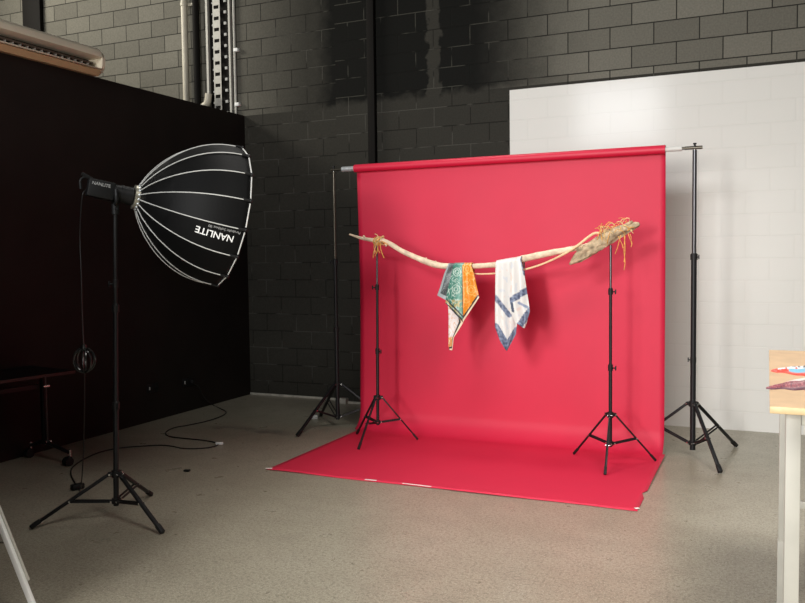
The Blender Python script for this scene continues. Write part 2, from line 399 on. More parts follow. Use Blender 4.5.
# ------------------------------------------------------------------ light stands
def stand(label, cat, group, loc, R, hub, low, top_, leg_ang, poles, collars, legr, lean=V((0, 0, 0)), legmat='black', hi='darkmetal', spigot=0.0):
    """poles: [(z0,z1,r,mat)], collars: [(z,r,knob angle)] - everything in local coordinates"""
    t = thing('light_stand', label, cat, (0, 0, 0), group)
    ax = lambda z: V((lean.x*z, lean.y*z, z))
    for z0, z1, r, m in poles:
        MB().cyl(ax(z0), ax(z1), r, n=16).build('pole_section', M[m], t)
    for z, r, ka in collars:
        o = MB(); o.cyl(ax(z-0.022), ax(z+0.022), r, n=16); o.cyl(ax(z+0.022), ax(z+0.03), r*0.9, r*0.7, n=16)
        c = o.build('collar', M['blackpl'], t)
        d = V((math.cos(ka), math.sin(ka), 0)); k = MB()
        k.cyl(ax(z)+d*r*0.8, ax(z)+d*(r+0.018), 0.005); k.bar(ax(z)+d*(r+0.022)-V((0, 0, 0.018)), ax(z)+d*(r+0.022)+V((0, 0, 0.018)), 0.014, 0.009, bev=0.003)
        k.build('knob', M['blackpl'], c)
    o = MB(); o.cyl(ax(hub-0.02), ax(hub+0.02), poles[0][2]+0.011, n=16)
    for a in leg_ang:
        d = V((math.cos(a), math.sin(a), 0)); o.bar(ax(hub)+d*(poles[0][2]), ax(hub)+d*(poles[0][2]+0.032), 0.03, 0.026, bev=0.004)
    hubo = o.build('upper_hub', M['blackpl'], t)
    o = MB(); o.cyl(ax(low-0.016), ax(low+0.016), poles[0][2]+0.009, n=16)
    for a in leg_ang:
        d = V((math.cos(a), math.sin(a), 0)); o.bar(ax(low)+d*(poles[0][2]), ax(low)+d*(poles[0][2]+0.022), 0.024, 0.02, bev=0.003)
    o.build('lower_hub', M['blackpl'], t)
    for a in leg_ang:
        d = V((math.cos(a), math.sin(a), 0)); sd = V((-d.y, d.x, 0))
        h0 = ax(hub)+d*(poles[0][2]+0.024); f0 = V((d.x*R, d.y*R, legr+0.002))
        dd = (f0-h0).normalized()
        leg = MB().bar(h0-dd*0.01, f0-dd*0.03, legr*2, legr*1.5, bev=0.003).build('leg', M[legmat], t)
        MB().bar(f0-dd*0.06, f0+dd*0.004, legr*2.4, legr*2.0, bev=0.003).build('rubber_foot', M['blackpl'], leg)
        mid = h0.lerp(f0, 0.52); l0 = ax(low)+d*(poles[0][2]+0.016)
        o = MB()
        for s in (-1, 1): o.bar(l0+sd*s*(legr+0.003), mid+sd*s*(legr+0.003), 0.004, 0.014)
        br = o.build('brace', M[legmat], t)
        for q in (mid, l0): MB().cyl(q-sd*(legr+0.009), q+sd*(legr+0.009), 0.006, n=10).build('rivet', M['chrome'], br)
        MB().cyl(h0-sd*(legr+0.010), h0+sd*(legr+0.010), 0.006, n=10).build('rivet', M['chrome'], leg)
    if spigot:
        MB().cyl(ax(poles[-1][1]-0.002), ax(poles[-1][1]+spigot), 0.006, n=12).build('spigot', M['chrome'], t)
    t.location = loc
    return t
rad = math.radians
BL = V((-3.068, 6.324, 0.003)); BR = V((-1.082, 6.287, 0.003))
stand('black light stand tied under the thin left end of the driftwood branch', 'light stand', 'light stands holding up the driftwood branch', BL,
      0.344, 0.385, 0.17, 1.74, [rad(149), rad(268), rad(29)],
      [(0.145, 0.80, 0.0135, 'black'), (0.80, 1.34, 0.011, 'black'), (1.34, 1.725, 0.008, 'darkmetal')],
      [(0.785, 0.019, rad(-20)), (1.334, 0.017, rad(200))], 0.0085, lean=V((0.010, 0, 0)))
stand('black light stand tied under the thick gnarled right end of the driftwood branch', 'light stand', 'light stands holding up the driftwood branch', BR,
      0.360, 0.375, 0.155, 1.70, [rad(151), rad(274), rad(31)],
      [(0.13, 0.745, 0.0135, 'black'), (0.745, 1.315, 0.0115, 'black'), (1.315, 1.665, 0.009, 'darkmetal')],
      [(0.734, 0.019, rad(-10)), (1.312, 0.018, rad(-15))], 0.0085, lean=V((0.0, 0, 0)))
SY = 6.765; BARZ = 2.412
stand('tall black backdrop stand at the left end of the crossbar before the dark wall', 'light stand', 'tall stands carrying the backdrop crossbar', (-3.70, SY, 0),
      0.545, 0.405, 0.10, 2.4, [rad(257), rad(17), rad(137)],
      [(0.07, 0.92, 0.0195, 'black'), (0.92, 1.56, 0.0165, 'black'), (1.56, 2.395, 0.013, 'bronze')],
      [(0.918, 0.027, rad(120)), (1.556, 0.025, rad(215))], 0.013, spigot=0.006)
stand('tall black backdrop stand at the right end of the crossbar before the white wall', 'light stand', 'tall stands carrying the backdrop crossbar', (-0.526, SY, 0),
      0.53, 0.415, 0.105, 2.4, [rad(-64.5), rad(55), rad(161)],
      [(0.05, 1.56, 0.0215, 'black'), (1.56, 2.395, 0.0165, 'darkmetal')],
      [(1.568, 0.028, rad(-40)), (0.76, 0.023, rad(150))], 0.013, spigot=0.006)

# ------------------------------------------------------------------ crossbar, backdrop
t = thing('crossbar', 'dark metal crossbar resting across the two tall backdrop stands through the paper roll', 'crossbar', (-2.1, SY, BARZ))
MB().cyl((-3.73, SY, BARZ), (-0.49, SY, BARZ), 0.0105, n=14).build('tube', M['bronze'], t)
MB().cyl((-0.60, SY, BARZ), (-0.47, SY, BARZ), 0.0135, n=14).build('end_sleeve', M['bronze'], t)
for x in (-0.526, -3.70):
    b = MB(); b.cyl((x, SY, BARZ+0.009), (x, SY, BARZ+0.030), 0.008, n=12); b.cyl((x, SY, BARZ+0.026), (x, SY, BARZ+0.036), 0.013, n=12)
    b.build('wing_bolt', M['blackpl'], t)
BX0, BX1 = -3.475, -0.745; RR = 0.034
t = thing('paper_backdrop', 'wide crimson seamless paper backdrop hanging from its roll and sweeping onto the floor', 'backdrop', (-2.1, SY, 0))
MB().annulus((BX0-0.005, SY, BARZ), (BX1+0.002, SY, BARZ), RR, 0.029, 32).build('paper_roll', M['paper_roll'], t)
MB().annulus((-3.595, SY, BARZ), (BX1+0.125, SY, BARZ), 0.020, 0.0135, 24).build('core_tube', M['whitecore'], t)
b = MB()
b.annulus((-3.61, SY, BARZ), (BX0-0.007, SY, BARZ), 0.0235, 0.0202, 24)
for k in range(5): b.annulus((-3.605+k*0.026, SY, BARZ), (-3.593+k*0.026, SY, BARZ), 0.0245, 0.0236, 24)
b.build('core_sleeve', M['silver'], t)
# sheet profile (y,z): off the back of the roll, down, curve, out along the floor
prof = []
for k in range(9):
    a = PI/2 - k*PI/16; prof.append((SY+math.cos(a)*(RR+0.001), BARZ+math.sin(a)*(RR+0.001)))
for k in range(1, 25): prof.append((SY+RR+0.001, BARZ-(BARZ-0.184)*k/24))
yb = SY+RR+0.001; rc = 0.18
for k in range(1, 15):
    a = k*PI/28; prof.append((yb-rc+rc*math.cos(a), 0.184-rc*math.sin(a)))
yf = prof[-1][0]
for k in range(1, 26): prof.append((yf-(yf-5.165)*k/25, 0.004))
NX = 60; b = MB(); rows = []
for j, (y, z) in enumerate(prof):
    row = []; tt = j/(len(prof)-1)
    for i in range(NX+1):
        u = i/NX
        x0 = BX0 + (0.03 if z < 0.01 else 0); x1 = BX1 + (0.022 if z < 0.01 else 0)
        x = x0 + (x1-x0)*u
        yy, zz = y, z
        if 0.02 < z < 2.33:
            am = math.sin(PI*min(1, (2.33-z)/2.1))
            yy += am*(0.006*math.sin(u*9+0.8)+0.004*math.sin(u*23+z*1.3)) + am*0.02*(abs(2*u-1)**6)
        if z < 0.01:
            e = max(0, (u-0.985)/0.015)
            zz += 0.010*e*max(0, min(1, (y-5.55)/0.3))
            if 5.50 < y < 5.60 and u > 0.98: x -= 0.045*max(0, 1-abs(y-5.55)/0.05)*e
            fr = max(0, (5.35-y)/0.19)
            yy += fr*0.006*math.sin(u*17)
            zz += 0.004*fr*max(0, math.sin(u*11+1.0))
        row.append(b.bm.verts.new((x, yy, zz)))
    rows.append(row)
for r0, r1 in zip(rows, rows[1:]):
    for i in range(NX): b.bm.faces.new((r0[i], r0[i+1], r1[i+1], r1[i]))
sh = b.build('paper_sheet', M['paper'], t, smooth=60)
so = sh.modifiers.new('thickness', 'SOLIDIFY'); so.thickness = 0.0012; so.offset = 0

# strips of tape along the front edge
def tape(p, ang, l, w, label):
    b = MB(); R = Matrix.Rotation(ang, 3, 'Z'); b.box((p.x, p.y, 0.0085), (l, w, 0.001), R)
    tag(b.build('tape_strip', M['tape'], origin=(p.x, p.y, 0.008)), label, 'tape', 'white tape on the front edge of the backdrop')
for q, a, l, w, lab in (((267.5, 470), 0.4, 0.05, 0.03, 'small white tape tab on the front left corner of the red paper'),
                     ((370, 481.5), 0.02, 0.09, 0.022, 'short white tape strip left of centre on the red paper front edge'),
                     ((416, 486.5), -0.02, 0.22, 0.016, 'longest white tape strip, near the middle of the red paper front edge'),
                     ((636.5, 510.5), 0.7, 0.03, 0.025, 'small white tape tab on the front right corner of the red paper')):
    p = onz(*q); p.y += 0.012 if l > 0.06 else 0.02; tape(p, a, l, w, lab)

# ------------------------------------------------------------------ driftwood branch
BY = 6.30
t = thing('driftwood_branch', 'long pale driftwood branch with a gnarled right end, carrying two scarves', 'branch', at(500, 264, BY))
pp = [(349.5, 234.3), (361, 238), (374, 240.3), (385, 241.2), (402, 251), (420, 259.2), (437, 265), (452, 266.3), (470, 266.2), (495, 264.8), (512, 261.5), (524, 258.5), (550, 253), (574, 248.6), (594, 244)]
rr = [.007, .013, .018, .019, .021, .024, .027, .023, .021, .022, .025, .028, .025, .022, .018]
pts = spline([at(x, y, BY) for x, y in pp], 5)
rad_ = [interp([(i/14, r) for i, r in enumerate(rr)], k/(len(pts)-1))*(1+0.10*noise.noise(V((k*0.9, 0, 3)))) for k in range(len(pts))]
b = MB().tube(pts, rad_, 14, jit=0.12)
for (x, y), d, l in (((365, 239), V((-.2, -.4, .9)), .035), ((386, 243), V((.3, -.6, -.7)), .04), ((426, 261), V((.2, -.3, .9)), .03), ((436, 264), V((.1, -.5, .8)), .03)):
    p = at(x, y, BY); d.normalize(); b.tube([p, p+d*l*0.7, p+d*l], [.012, .009, .005], 8)
b.build('stem', M['stick'], t)
# gnarled root end: rises to the upper right; pointed tail low left
gp = [(569.5, 264.4), (577, 258.6), (586.5, 251.2), (594, 246.6), (601, 242), (608, 237), (620, 230.6), (633, 226), (639.5, 224)]
gr = [.007, .034, .050, .050, .050, .050, .046, .030, .012]
gpts = spline([at(x, y, BY-0.005) for x, y in gp], 6)
grr = [interp([(i/8, r) for i, r in enumerate(gr)], k/(len(gpts)-1)) for k in range(len(gpts))]
b = MB(); prev = None
for k, (p, r) in enumerate(zip(gpts, grr)):
    d = (gpts[min(k+1, len(gpts)-1)]-gpts[max(k-1, 0)]).normalized(); u, w = frame(d); ring = []
    for i in range(22):
        a = 2*PI*i/22; q = u*math.cos(a)+w*math.sin(a)
        nn = 1 + 0.30*noise.noise((p*5+q*1.2)) + 0.30*noise.noise(V((i*0.9, k*0.12, 2.0))) + 0.12*noise.noise(p*30+q*5)
        ring.append(p+q*r*nn)
    L = b.loop(ring)
    if prev: b.bridge(prev, L)
    else: b.cap(L, 0, True)
    prev = L
b.cap(prev)
for x, y, dx, dz, l in ((582, 249, -.8, .1, .05), (627, 225, .7, .5, .05)):
    p = at(x, y, BY-0.03); d = V((dx, -.2, dz)).normalized(); b.tube([p-d*.02, p+d*l*.5, p+d*l], [.018, .013, .005], 9, jit=0.3)
b.build('gnarled_end', M['gnarl'], t, smooth=75)
vp = [(601, 233), (594, 233.5), (586, 239), (577, 246), (566, 253), (552, 260), (537, 266), (520, 270.5), (500, 273), (482, 274), (473, 273.5)]
vpts = spline([at(x, y, BY+0.005 if x < 560 else BY-0.05) for x, y in vp], 5)
MB().tube(vpts, [0.0105-0.004*k/(len(vpts)-1) for k in range(len(vpts))], 10, jit=0.15).build('side_shoot', M['vine'], t)

# raffia ties
def strand(b, pts, r=0.0022, mi=0): b.tube(spline(pts, 5), r, 5, mi)
rn = random.Random(3)
b = MB(); c = at(379, 240.5, BY)
for k in range(9):                    # wraps round branch and stand
    ph = rn.uniform(0, 6); tilt = rn.uniform(-0.7, 0.7); pts = []
    ox = rn.uniform(-0.03, 0.03)
    for i in range(15):
        a = ph+2*PI*i/13
        pts.append(c+V((ox+math.cos(a)*0.012*1+math.sin(a)*tilt*0.035, math.cos(a)*0.032, math.sin(a)*0.034-0.004)))
    strand(b, pts, 0.0045, k % 2)
for x0, y0, x1, y1, x2, y2 in ((377, 243, 374, 251, 373, 258), (378, 243, 377, 252, 375, 256), (380, 242, 381, 250, 384, 258), (376, 242, 374, 247, 376, 253), (381, 241, 385, 243, 388, 245), (379, 238, 377, 235, 375, 234), (378, 244, 378, 249, 380, 253), (380, 239, 383, 236, 384, 237), (377, 242, 375, 248, 374, 254)):
    yy = BY-0.035
    strand(b, [at(x0, y0, yy), at(x1, y1, yy-0.006), at(x2, y2, yy)], 0.0042, rn.randint(0, 1))
tag(b.build('raffia_tie', [M['raffia_pale'], M['raffia']], origin=c), 'pale raffia tie knotted round the thin left end of the branch', 'raffia tie', 'raffia ties on the branch')
b = MB(); c = at(607, 236, BY)
for k in range(5):
    ph = rn.uniform(0, 6); pts = []; ox = rn.uniform(-0.07, 0.03); tl = rn.uniform(-.5, .5)
    for i in range(15):
        a = ph+2*PI*i/13
        pts.append(c+V((ox+math.sin(a)*tl*0.05, math.cos(a)*0.068, math.sin(a)*0.066-ox*0.3)))
    strand(b, pts, 0.003, k % 2)
for k in range(34):
    x0 = rn.uniform(600, 634); y0 = 229-(x0-600)*0.12+rn.uniform(-3, 5)
    dx = rn.uniform(-9, 10); dy = rn.uniform(-6, 5)
    yy = BY-0.066-rn.uniform(0, .02)
    if dy < -1: yy += 0.06
    strand(b, [at(x0, y0, yy), at(x0+dx*.5, y0+dy*.6-2, yy-0.012), at(x0+dx, y0+dy, yy)], rn.uniform(.0018, .0035), rn.randint(0, 1) if k % 3 else 0)
for x0, y0, x1, y1, x2, y2, x3, y3 in ((621, 235, 619, 242, 617, 249, 615, 254), (624, 234, 625, 244, 625, 252, 624, 262), (625, 236, 624, 250, 625, 262, 624, 270), (628, 233, 630, 239, 632, 243, 631, 247), (618, 236, 620, 240, 622, 244, 623, 248), (630, 234, 631, 237, 631, 241, 632, 245)):
    yy = BY-0.07
    strand(b, [at(x0, y0, yy), at(x1, y1, yy-.006), at(x2, y2, yy+.004), at(x3, y3, yy)], 0.0026, 0)
tag(b.build('raffia_tie', [M['raffia'], M['raffia_pale']], origin=c), 'bushy orange raffia tie with dangling strands on the gnarled right end of the branch', 'raffia tie', 'raffia ties on the branch')

# ------------------------------------------------------------------ scarves
def seg_d(p, a, b_):
    ax, ay = a; bx, by = b_; px, py = p
    dx, dy = bx-ax, by-ay; L = dx*dx+dy*dy
    t_ = max(0, min(1, ((px-ax)*dx+(py-ay)*dy)/L)) if L else 0
    return math.hypot(px-ax-dx*t_, py-ay-dy*t_)
def poly_at(pts, t_):                 # point at fraction t of a polyline by index
    k = t_*(len(pts)-1); i = min(int(k), len(pts)-2); f = k-i
    return (pts[i][0]+(pts[i+1][0]-pts[i][0])*f, pts[i][1]+(pts[i+1][1]-pts[i][1])*f)
def flap(mb, cl, left, right, yoff, fold, colour, nu=44, nv=70, back=0.22, over=True, seed=0):
    """one hanging fold of cloth; left/right are its two edges from the branch down, folds run down it"""
    grid = []
    nb = 16 if over else 0
    top_l, top_r = left[0], right[0]
    for j in range(-nb, nv+1):
        row = []
        for i in range(nu+1):
            u = i/nu
            if j >= 0:
                t_ = j/nv
                lx, ly = poly_at(left, t_); rx, ry = poly_at(right, t_)
                x, y = lx+(rx-lx)*u, ly+(ry-ly)*u
                amp = fold[1]*(0.35+0.65*min(1, t_*2.2))
                yy = BY-0.034-yoff - amp*(0.5+0.5*math.sin(fold[0]*2*PI*u+seed+t_*0.8)) - 0.004*math.sin(9*t_+4*u+seed)
                P = at(x, y, yy); c = colour(x, y, u, t_)
            else:
                x, y = top_l[0]+(top_r[0]-top_l[0])*u, top_l[1]+(top_r[1]-top_l[1])*u
                P0 = at(x, y, BY-0.034-yoff)
                s = -j
                if s <= 6:
                    a = s*PI/6; rad0 = 0.034+yoff*0.6
                    P = V((P0.x, BY-math.cos(a)*rad0, P0.z+math.sin(a)*(0.022+yoff*0.3)))
                else:
                    P = V((P0.x, BY+0.034+yoff*0.6+0.01*math.sin(fold[0]*2*PI*u)*(s-6)/10, P0.z-back*(s-6)/(nb-6)))
                c = colour(x, y+0.5*s, u, 0.0)
            row.append(mb.bm.verts.new(P)); cl[row[-1]] = c
        grid.append(row)
    for r0, r1 in zip(grid, grid[1:]):
        for i in range(nu): mb.bm.faces.new((r0[i], r0[i+1], r1[i+1], r1[i]))
def cloth_object(mb, cl, name, parent):
    bm = mb.bm; bm.verts.index_update()
    vals = [cl[v] for v in bm.verts]
    o = mb.build(name, M['silk'], parent, smooth=80)
    a = o.data.color_attributes.new('print', 'FLOAT_COLOR', 'POINT')
    for i, c in enumerate(vals): a.data[i].color = (*c, 1)
    s = o.modifiers.new('thickness', 'SOLIDIFY'); s.thickness = 0.0012; s.offset = 0
    return o
def lerp3(a, b_, f): return tuple(x+(y-x)*f for x, y in zip(a, b_))
def swirl(x, y, sc, sd):
    n_ = noise.noise(V((x*sc, y*sc, sd)))
    return abs(n_) < 0.045
def rings(x, y, cs, w=0.55):
    for cx_, cy_, r in cs:
        if abs(math.hypot((x-cx_)*1.1, y-cy_)-r) < w: return True
    return False

# white scarf with slate-blue bands
WH = (0.70, 0.69, 0.66); NB = (0.06, 0.08, 0.14); NBL = (0.25, 0.30, 0.42)
def navy(x, y):
    f = 0.5+0.5*noise.noise(V((x*0.45, y*0.45, 1.0))); return lerp3(NB, NBL, max(0, min(1, f*1.9-0.55)))  # lighter mottling paints the folded silk's highlights into the bands
def white(x, y):
    f = noise.noise(V((x*0.22, y*0.16, 5.0)))
    c = lerp3(WH, (0.70, 0.55, 0.47), 0.6) if f > 0.45 else (lerp3(WH, (0.52, 0.58, 0.64), 0.55) if f < -0.42 else WH)
    return c
def wcol_front(x, y, u, t_):
    p = (x, y)
    if seg_d(p, (494.5, 328), (506, 348.5)) < 5.2 or seg_d(p, (506, 350), (517, 331)) < 4.0: return navy(x, y)
    if seg_d(p, (495, 297.0), (509.5, 315.5)) < 2.3: return navy(x, y)
    return white(x, y)
def wcol_right(x, y, u, t_):
    p = (x, y)
    if seg_d(p, (528, 289.5), (511.5, 300)) < 3.0 : return navy(x, y)
    if seg_d(p, (530.5, 310), (518, 328)) < 3.3: return navy(x, y)
    if seg_d(p, (511, 300), (513, 311)) < 1.3: return (0.08, 0.10, 0.15)  # dark blue inside of the fold, its shade painted in
    if seg_d(p, (519, 303), (527, 307)) < 1.2: return NBL
    if u > 0.93 and y < 275: return navy(x, y)
    return white(x, y)
t = thing('silk_scarf', 'white scarf with slate blue bands draped over the middle of the branch', 'scarf', at(510, 262, BY), 'scarves on the driftwood branch')
b = MB(); cl = {}
flap(b, cl, [(495.5, 263.5), (495.3, 285), (495, 308), (495, 327), (500, 341), (506, 350.5)], [(513, 260.5), (514.5, 280), (516, 300), (518, 315), (516, 334), (507, 350.8)],
     0.012, (1.6, 0.022), wcol_front, seed=0.6, back=0.30)
flap(b, cl, [(509, 262), (509, 278), (509.5, 296), (510.5, 310), (515, 322), (523.5, 328)], [(521, 259.5), (524, 272), (526.5, 288), (528.5, 301), (530, 311), (525, 328.3)],
     0.026, (1.3, 0.024), wcol_right, nv=60, seed=2.2, back=0.34)
cloth_object(b, cl, 'cloth', t)

# green / orange scarf
GR = (0.025, 0.17, 0.12); MINT = (0.15, 0.36, 0.29); ORG = (0.74, 0.20, 0.008); CRM = (0.80, 0.68, 0.50); BLK = (0.025, 0.028, 0.03)
def gcol_grey(x, y, u, t_):
    if u < 0.2: return (0.30, 0.34, 0.35)
    if t_ > 0.88: return (0.33, 0.38, 0.39)
    if seg_d((x, y), (437, 293), (449, 298)) < 1.2: return BLK
    return lerp3((0.035, 0.05, 0.055), (0.18, 0.21, 0.21), 0.9 if swirl(x, y, 0.42, 3.0) else 0.12)
def gcol_green(x, y, u, t_):
    p = (x, y)
    if seg_d(p, (446, 303.5), (463, 321)) < 1.0 or seg_d(p, (447, 300), (463, 316.5)) < 0.7: return BLK
    if seg_d(p, (444, 303), (463, 323)) < 1.7: return (0.70, 0.42, 0.14)
    g_ = lerp3(GR, MINT, max(0, min(1, (u-0.25)*2.0)))
    if y > 300 and noise.noise(V((x*0.3, y*0.3, 7))) > 0.0: g_ = lerp3(g_, (0.62, 0.40, 0.10), 0.6)
    if rings(x, y, ((457, 272, 2.2), (457, 272, 4.0), (456, 289, 2.0), (456, 289, 4.2), (455, 281, 1.2)), 0.35) or swirl(x, y, 0.25, 9.0): return (0.58, 0.70, 0.62)
    return g_
def gcol_orange(x, y, u, t_):
    p = (x, y)
    if seg_d(p, (479, 298), (463, 321.5)) < 1.4: return CRM
    if seg_d(p, (478, 296), (463, 318.5)) < 1.1: return BLK
    if u < 0.05: return BLK
    if rings(x, y, ((467, 269, 2.0), (467, 269, 4.2), (471, 290, 2.3), (471, 290, 4.6), (466, 301, 2.0)), 0.35) or swirl(x, y, 0.24, 4.0): return (0.84, 0.50, 0.14)
    return lerp3(ORG, (0.80, 0.30, 0.015), 0.5+0.5*noise.noise(V((x*.2, y*.2, 2))))
def gcol_low(x, y, u, t_):
    p = (x, y)
    if u > 0.86 or (t_ > 0.93): return CRM
    if u > 0.70 or t_ > 0.86: return BLK
    if t_ > 0.55: return lerp3((0.70, 0.30, 0.06), CRM, 0.8 if swirl(x, y, 0.3, 1.0) else 0.1)
    return lerp3((0.68, 0.64, 0.62), (0.60, 0.30, 0.12), 0.8 if swirl(x, y, 0.22, 6.0) else 0.05)
t = thing('silk_scarf', 'green and orange patterned scarf draped over the branch left of the white scarf', 'scarf', at(460, 266, BY), 'scarves on the driftwood branch')
b = MB(); cl = {}
flap(b, cl, [(448, 306), (448.6, 318), (448.5, 330), (448.5, 340), (448.5, 346), (449.5, 350)], [(462, 318), (463, 323), (458, 331), (453.5, 338), (453, 344), (452.2, 350.3)],
     0.006, (0.8, 0.012), gcol_low, nu=30, over=False, seed=1.0)
flap(b, cl, [(447.5, 266), (444, 274), (440.5, 286), (437.2, 295.5)], [(454.5, 266), (453.5, 276), (450.5, 290), (447.2, 301)],
     0.004, (0.7, 0.012), gcol_grey, nu=34, nv=56, seed=0.2, back=0.20)
flap(b, cl, [(453.2, 266), (450.5, 278), (447, 292), (445.4, 303)], [(463, 266), (463.3, 283), (463.3, 303), (463.2, 323)],
     0.014, (1.15, 0.020), gcol_green, nu=40, nv=64, seed=2.6, back=0.26)
flap(b, cl, [(462, 266), (462.3, 283), (462.4, 303), (462.8, 322.5)], [(471.2, 265.8), (474, 274), (477, 287), (479.3, 297.2)],
     0.010, (1.2, 0.020), gcol_orange, nu=40, nv=64, seed=0.9, back=0.24)
cloth_object(b, cl, 'cloth', t)

# ------------------------------------------------------------------ softbox, lamp and its stand
NS = V((-3.668, 3.835, 0))
stand('dark light stand on the left carrying the studio lamp and its big softbox', 'light stand', None, NS,
      0.480, 0.285, 0.115, 1.93, [rad(225.7), rad(-14.7), rad(105.5)],
      [(0.085, 0.71, 0.0165, 'black'), (0.71, 1.31, 0.0145, 'black'), (1.31, 1.905, 0.0115, 'blackpl')],
      [(0.708, 0.023, rad(-30)), (1.305, 0.022, rad(150)), (1.455, 0.016, rad(200))], 0.012, lean=V((0.037, 0, 0)))
AXIS = V((0.584, 0.787, -0.195)).normalized(); MP = V((-3.535, 3.955, 1.980)); LL = 0.566; RAD = 0.452
UPV = (V((0, 0, 1))-AXIS*AXIS.z).normalized(); SIDE = UPV.cross(AXIS).normalized()
t = thing('studio_lamp', 'black studio lamp head with small white lettering, clamped on the left stand', 'studio lamp', NS+V((0.07, 0.01, 1.91)))
R3 = Matrix((AXIS, SIDE, UPV)).transposed()
b = MB(); b.box(MP-AXIS*0.215, (0.155, 0.085, 0.105), R3, bev=0.008)
for k in range(6): b.box(MP-AXIS*(0.15+k*0.024)+UPV*0.054, (0.010, 0.06, 0.004), R3)
body = b.build('housing', M['blackpl'], t)
b = MB(); b.cyl(MP-AXIS*0.145, MP-AXIS*0.03, 0.050, 0.056, n=28); b.annulus(MP-AXIS*0.10, MP-AXIS*0.085, 0.056, 0.05, 28)
b.build('front_barrel', M['blackpl'], t)
b = MB(); p0 = MP-AXIS*0.275
b.tube(spline([p0+UPV*0.045, p0-AXIS*0.035+UPV*0.055, p0-AXIS*0.06+UPV*0.03, p0-AXIS*0.05-UPV*0.02], 4), 0.008, 8)
b.tube([p0-AXIS*0.0+UPV*0.05, p0-AXIS*0.06+UPV*0.07], 0.012, 8)
b.build('rear_handle', M['blackpl'], t)
piv = MP-AXIS*0.135; q = NS+V((0.0705, 0, 1.905)); 
b = MB()
side = V((AXIS.y, -AXIS.x, 0)).normalized()
for s in (-1, 1):
    b.tube(spline([piv+side*s*0.062+V((0, 0, 0.015)), piv+side*s*0.064-V((0, 0, 0.04)), q+side*s*0.03+V((0, 0, 0.035)), q+V((0, 0, 0.02))], 5), 0.011, 8)
b.cyl(q-V((0, 0, 0.03)), q+V((0, 0, 0.03)), 0.021, n=16)
b.cyl(q, q+side*0.05, 0.007, n=10)
b.build('yoke', M['blackpl'], t)
def text_mesh(body, size, mapfn, name, m, parent, shear=0.0, ext=0.0):
    cu = bpy.data.curves.new('lettering', 'FONT'); cu.body = body; cu.size = size; cu.align_x = 'CENTER'; cu.align_y = 'CENTER'; cu.offset = ext; cu.resolution_u = 3
    ob = bpy.data.objects.new('lettering', cu); C.objects.link(ob)
    dg = bpy.context.evaluated_depsgraph_get(); me = bpy.data.meshes.new_from_object(ob.evaluated_get(dg))
    bm = bmesh.new(); bm.from_mesh(me); bpy.data.objects.remove(ob); bpy.data.curves.remove(cu); bpy.data.meshes.remove(me)
    bmesh.ops.triangulate(bm, faces=bm.faces[:])
    for v in bm.verts: v.co = mapfn(v.co.x + shear*v.co.y, v.co.y)
    mb = MB(); mb.bm.free(); mb.bm = bm
    return mb.build(name, m, parent)
nearside = SIDE if SIDE.dot(EYE-MP) > 0 else -SIDE
text_mesh('NANLITE', 0.026, lambda x, y: MP-AXIS*0.222+nearside*0.0445+UPV*(y+0.026)+AXIS*x, 'logo', M['grey_print'], body, ext=0.0006)

# shell: 16 flat panels following a deep curve
t = thing('softbox', 'deep black parabolic softbox with silver piping and white lettering on the left stand', 'softbox', MP)
NP = 16; NT = 18
def prof_r(s):
    s = min(1.0, max(0.0, s)); return 0.062 + (RAD-0.062)*(1-(1-s)**2.25)**0.80
def rimpt(k, s, extra=0.0):
    a = 2*PI*(k+OFF)/NP; r = prof_r(s)+extra
    return MP+AXIS*(LL*s)+UPV*math.cos(a)*r+SIDE*math.sin(a)*r
OFF = 0.42
b = MB(); prev = None
for j in range(NT+1):
    s = j/NT; L = b.loop([rimpt(k, s) for k in range(NP)])
    if prev: b.bridge(prev, L)
    prev = L
shell = b.build('fabric_shell', [M['shell'], M['shellin']], t, smooth=15)
s_ = shell.modifiers.new('thickness', 'SOLIDIFY'); s_.thickness = 0.003; s_.offset = -1
for k in range(NP):
    MB().tube([rimpt(k, 0.01+0.91*j/NT, 0.003) for j in range(NT+1)], 0.0033, 6).build('rib_piping', M['piping'], t)
for k in range(NP):
    b = MB(); b.tube([rimpt(k, 0.925, 0.004), rimpt(k, 1.0, 0.005)], 0.0085, 6); b.ball(rimpt(k, 1.0, 0.003), 0.012, n=8)
    b.build('rib_end_cap', M['blackpl'], t)
for k in range(NP):
    p, q_ = rimpt(k, 1.0, 0.002), rimpt(k+1, 1.0, 0.002)
    MB().tube([p.lerp(q_, 0.09), p.lerp(q_, 0.91)], 0.0042, 6).build('rim_piping', M['piping'], t)
b = MB(); cpt = MP+AXIS*(LL-0.02)
L = b.loop([rimpt(k, 0.97, -0.012) for k in range(NP)]); b.cap(L)
df = b.build('front_diffuser', M['diff'], t); sm = df.modifiers.new('thickness', 'SOLIDIFY'); sm.thickness = 0.002
b = MB(); b.annulus(MP-AXIS*0.022, MP+AXIS*0.012, 0.074, 0.052, 32); b.build('mount_ring', M['ring'], t)
b = MB()
for k in range(NP): b.ball(rimpt(k, 0.0, 0.008), 0.010, n=8)
b.build('hinge_row', M['silver'], t)
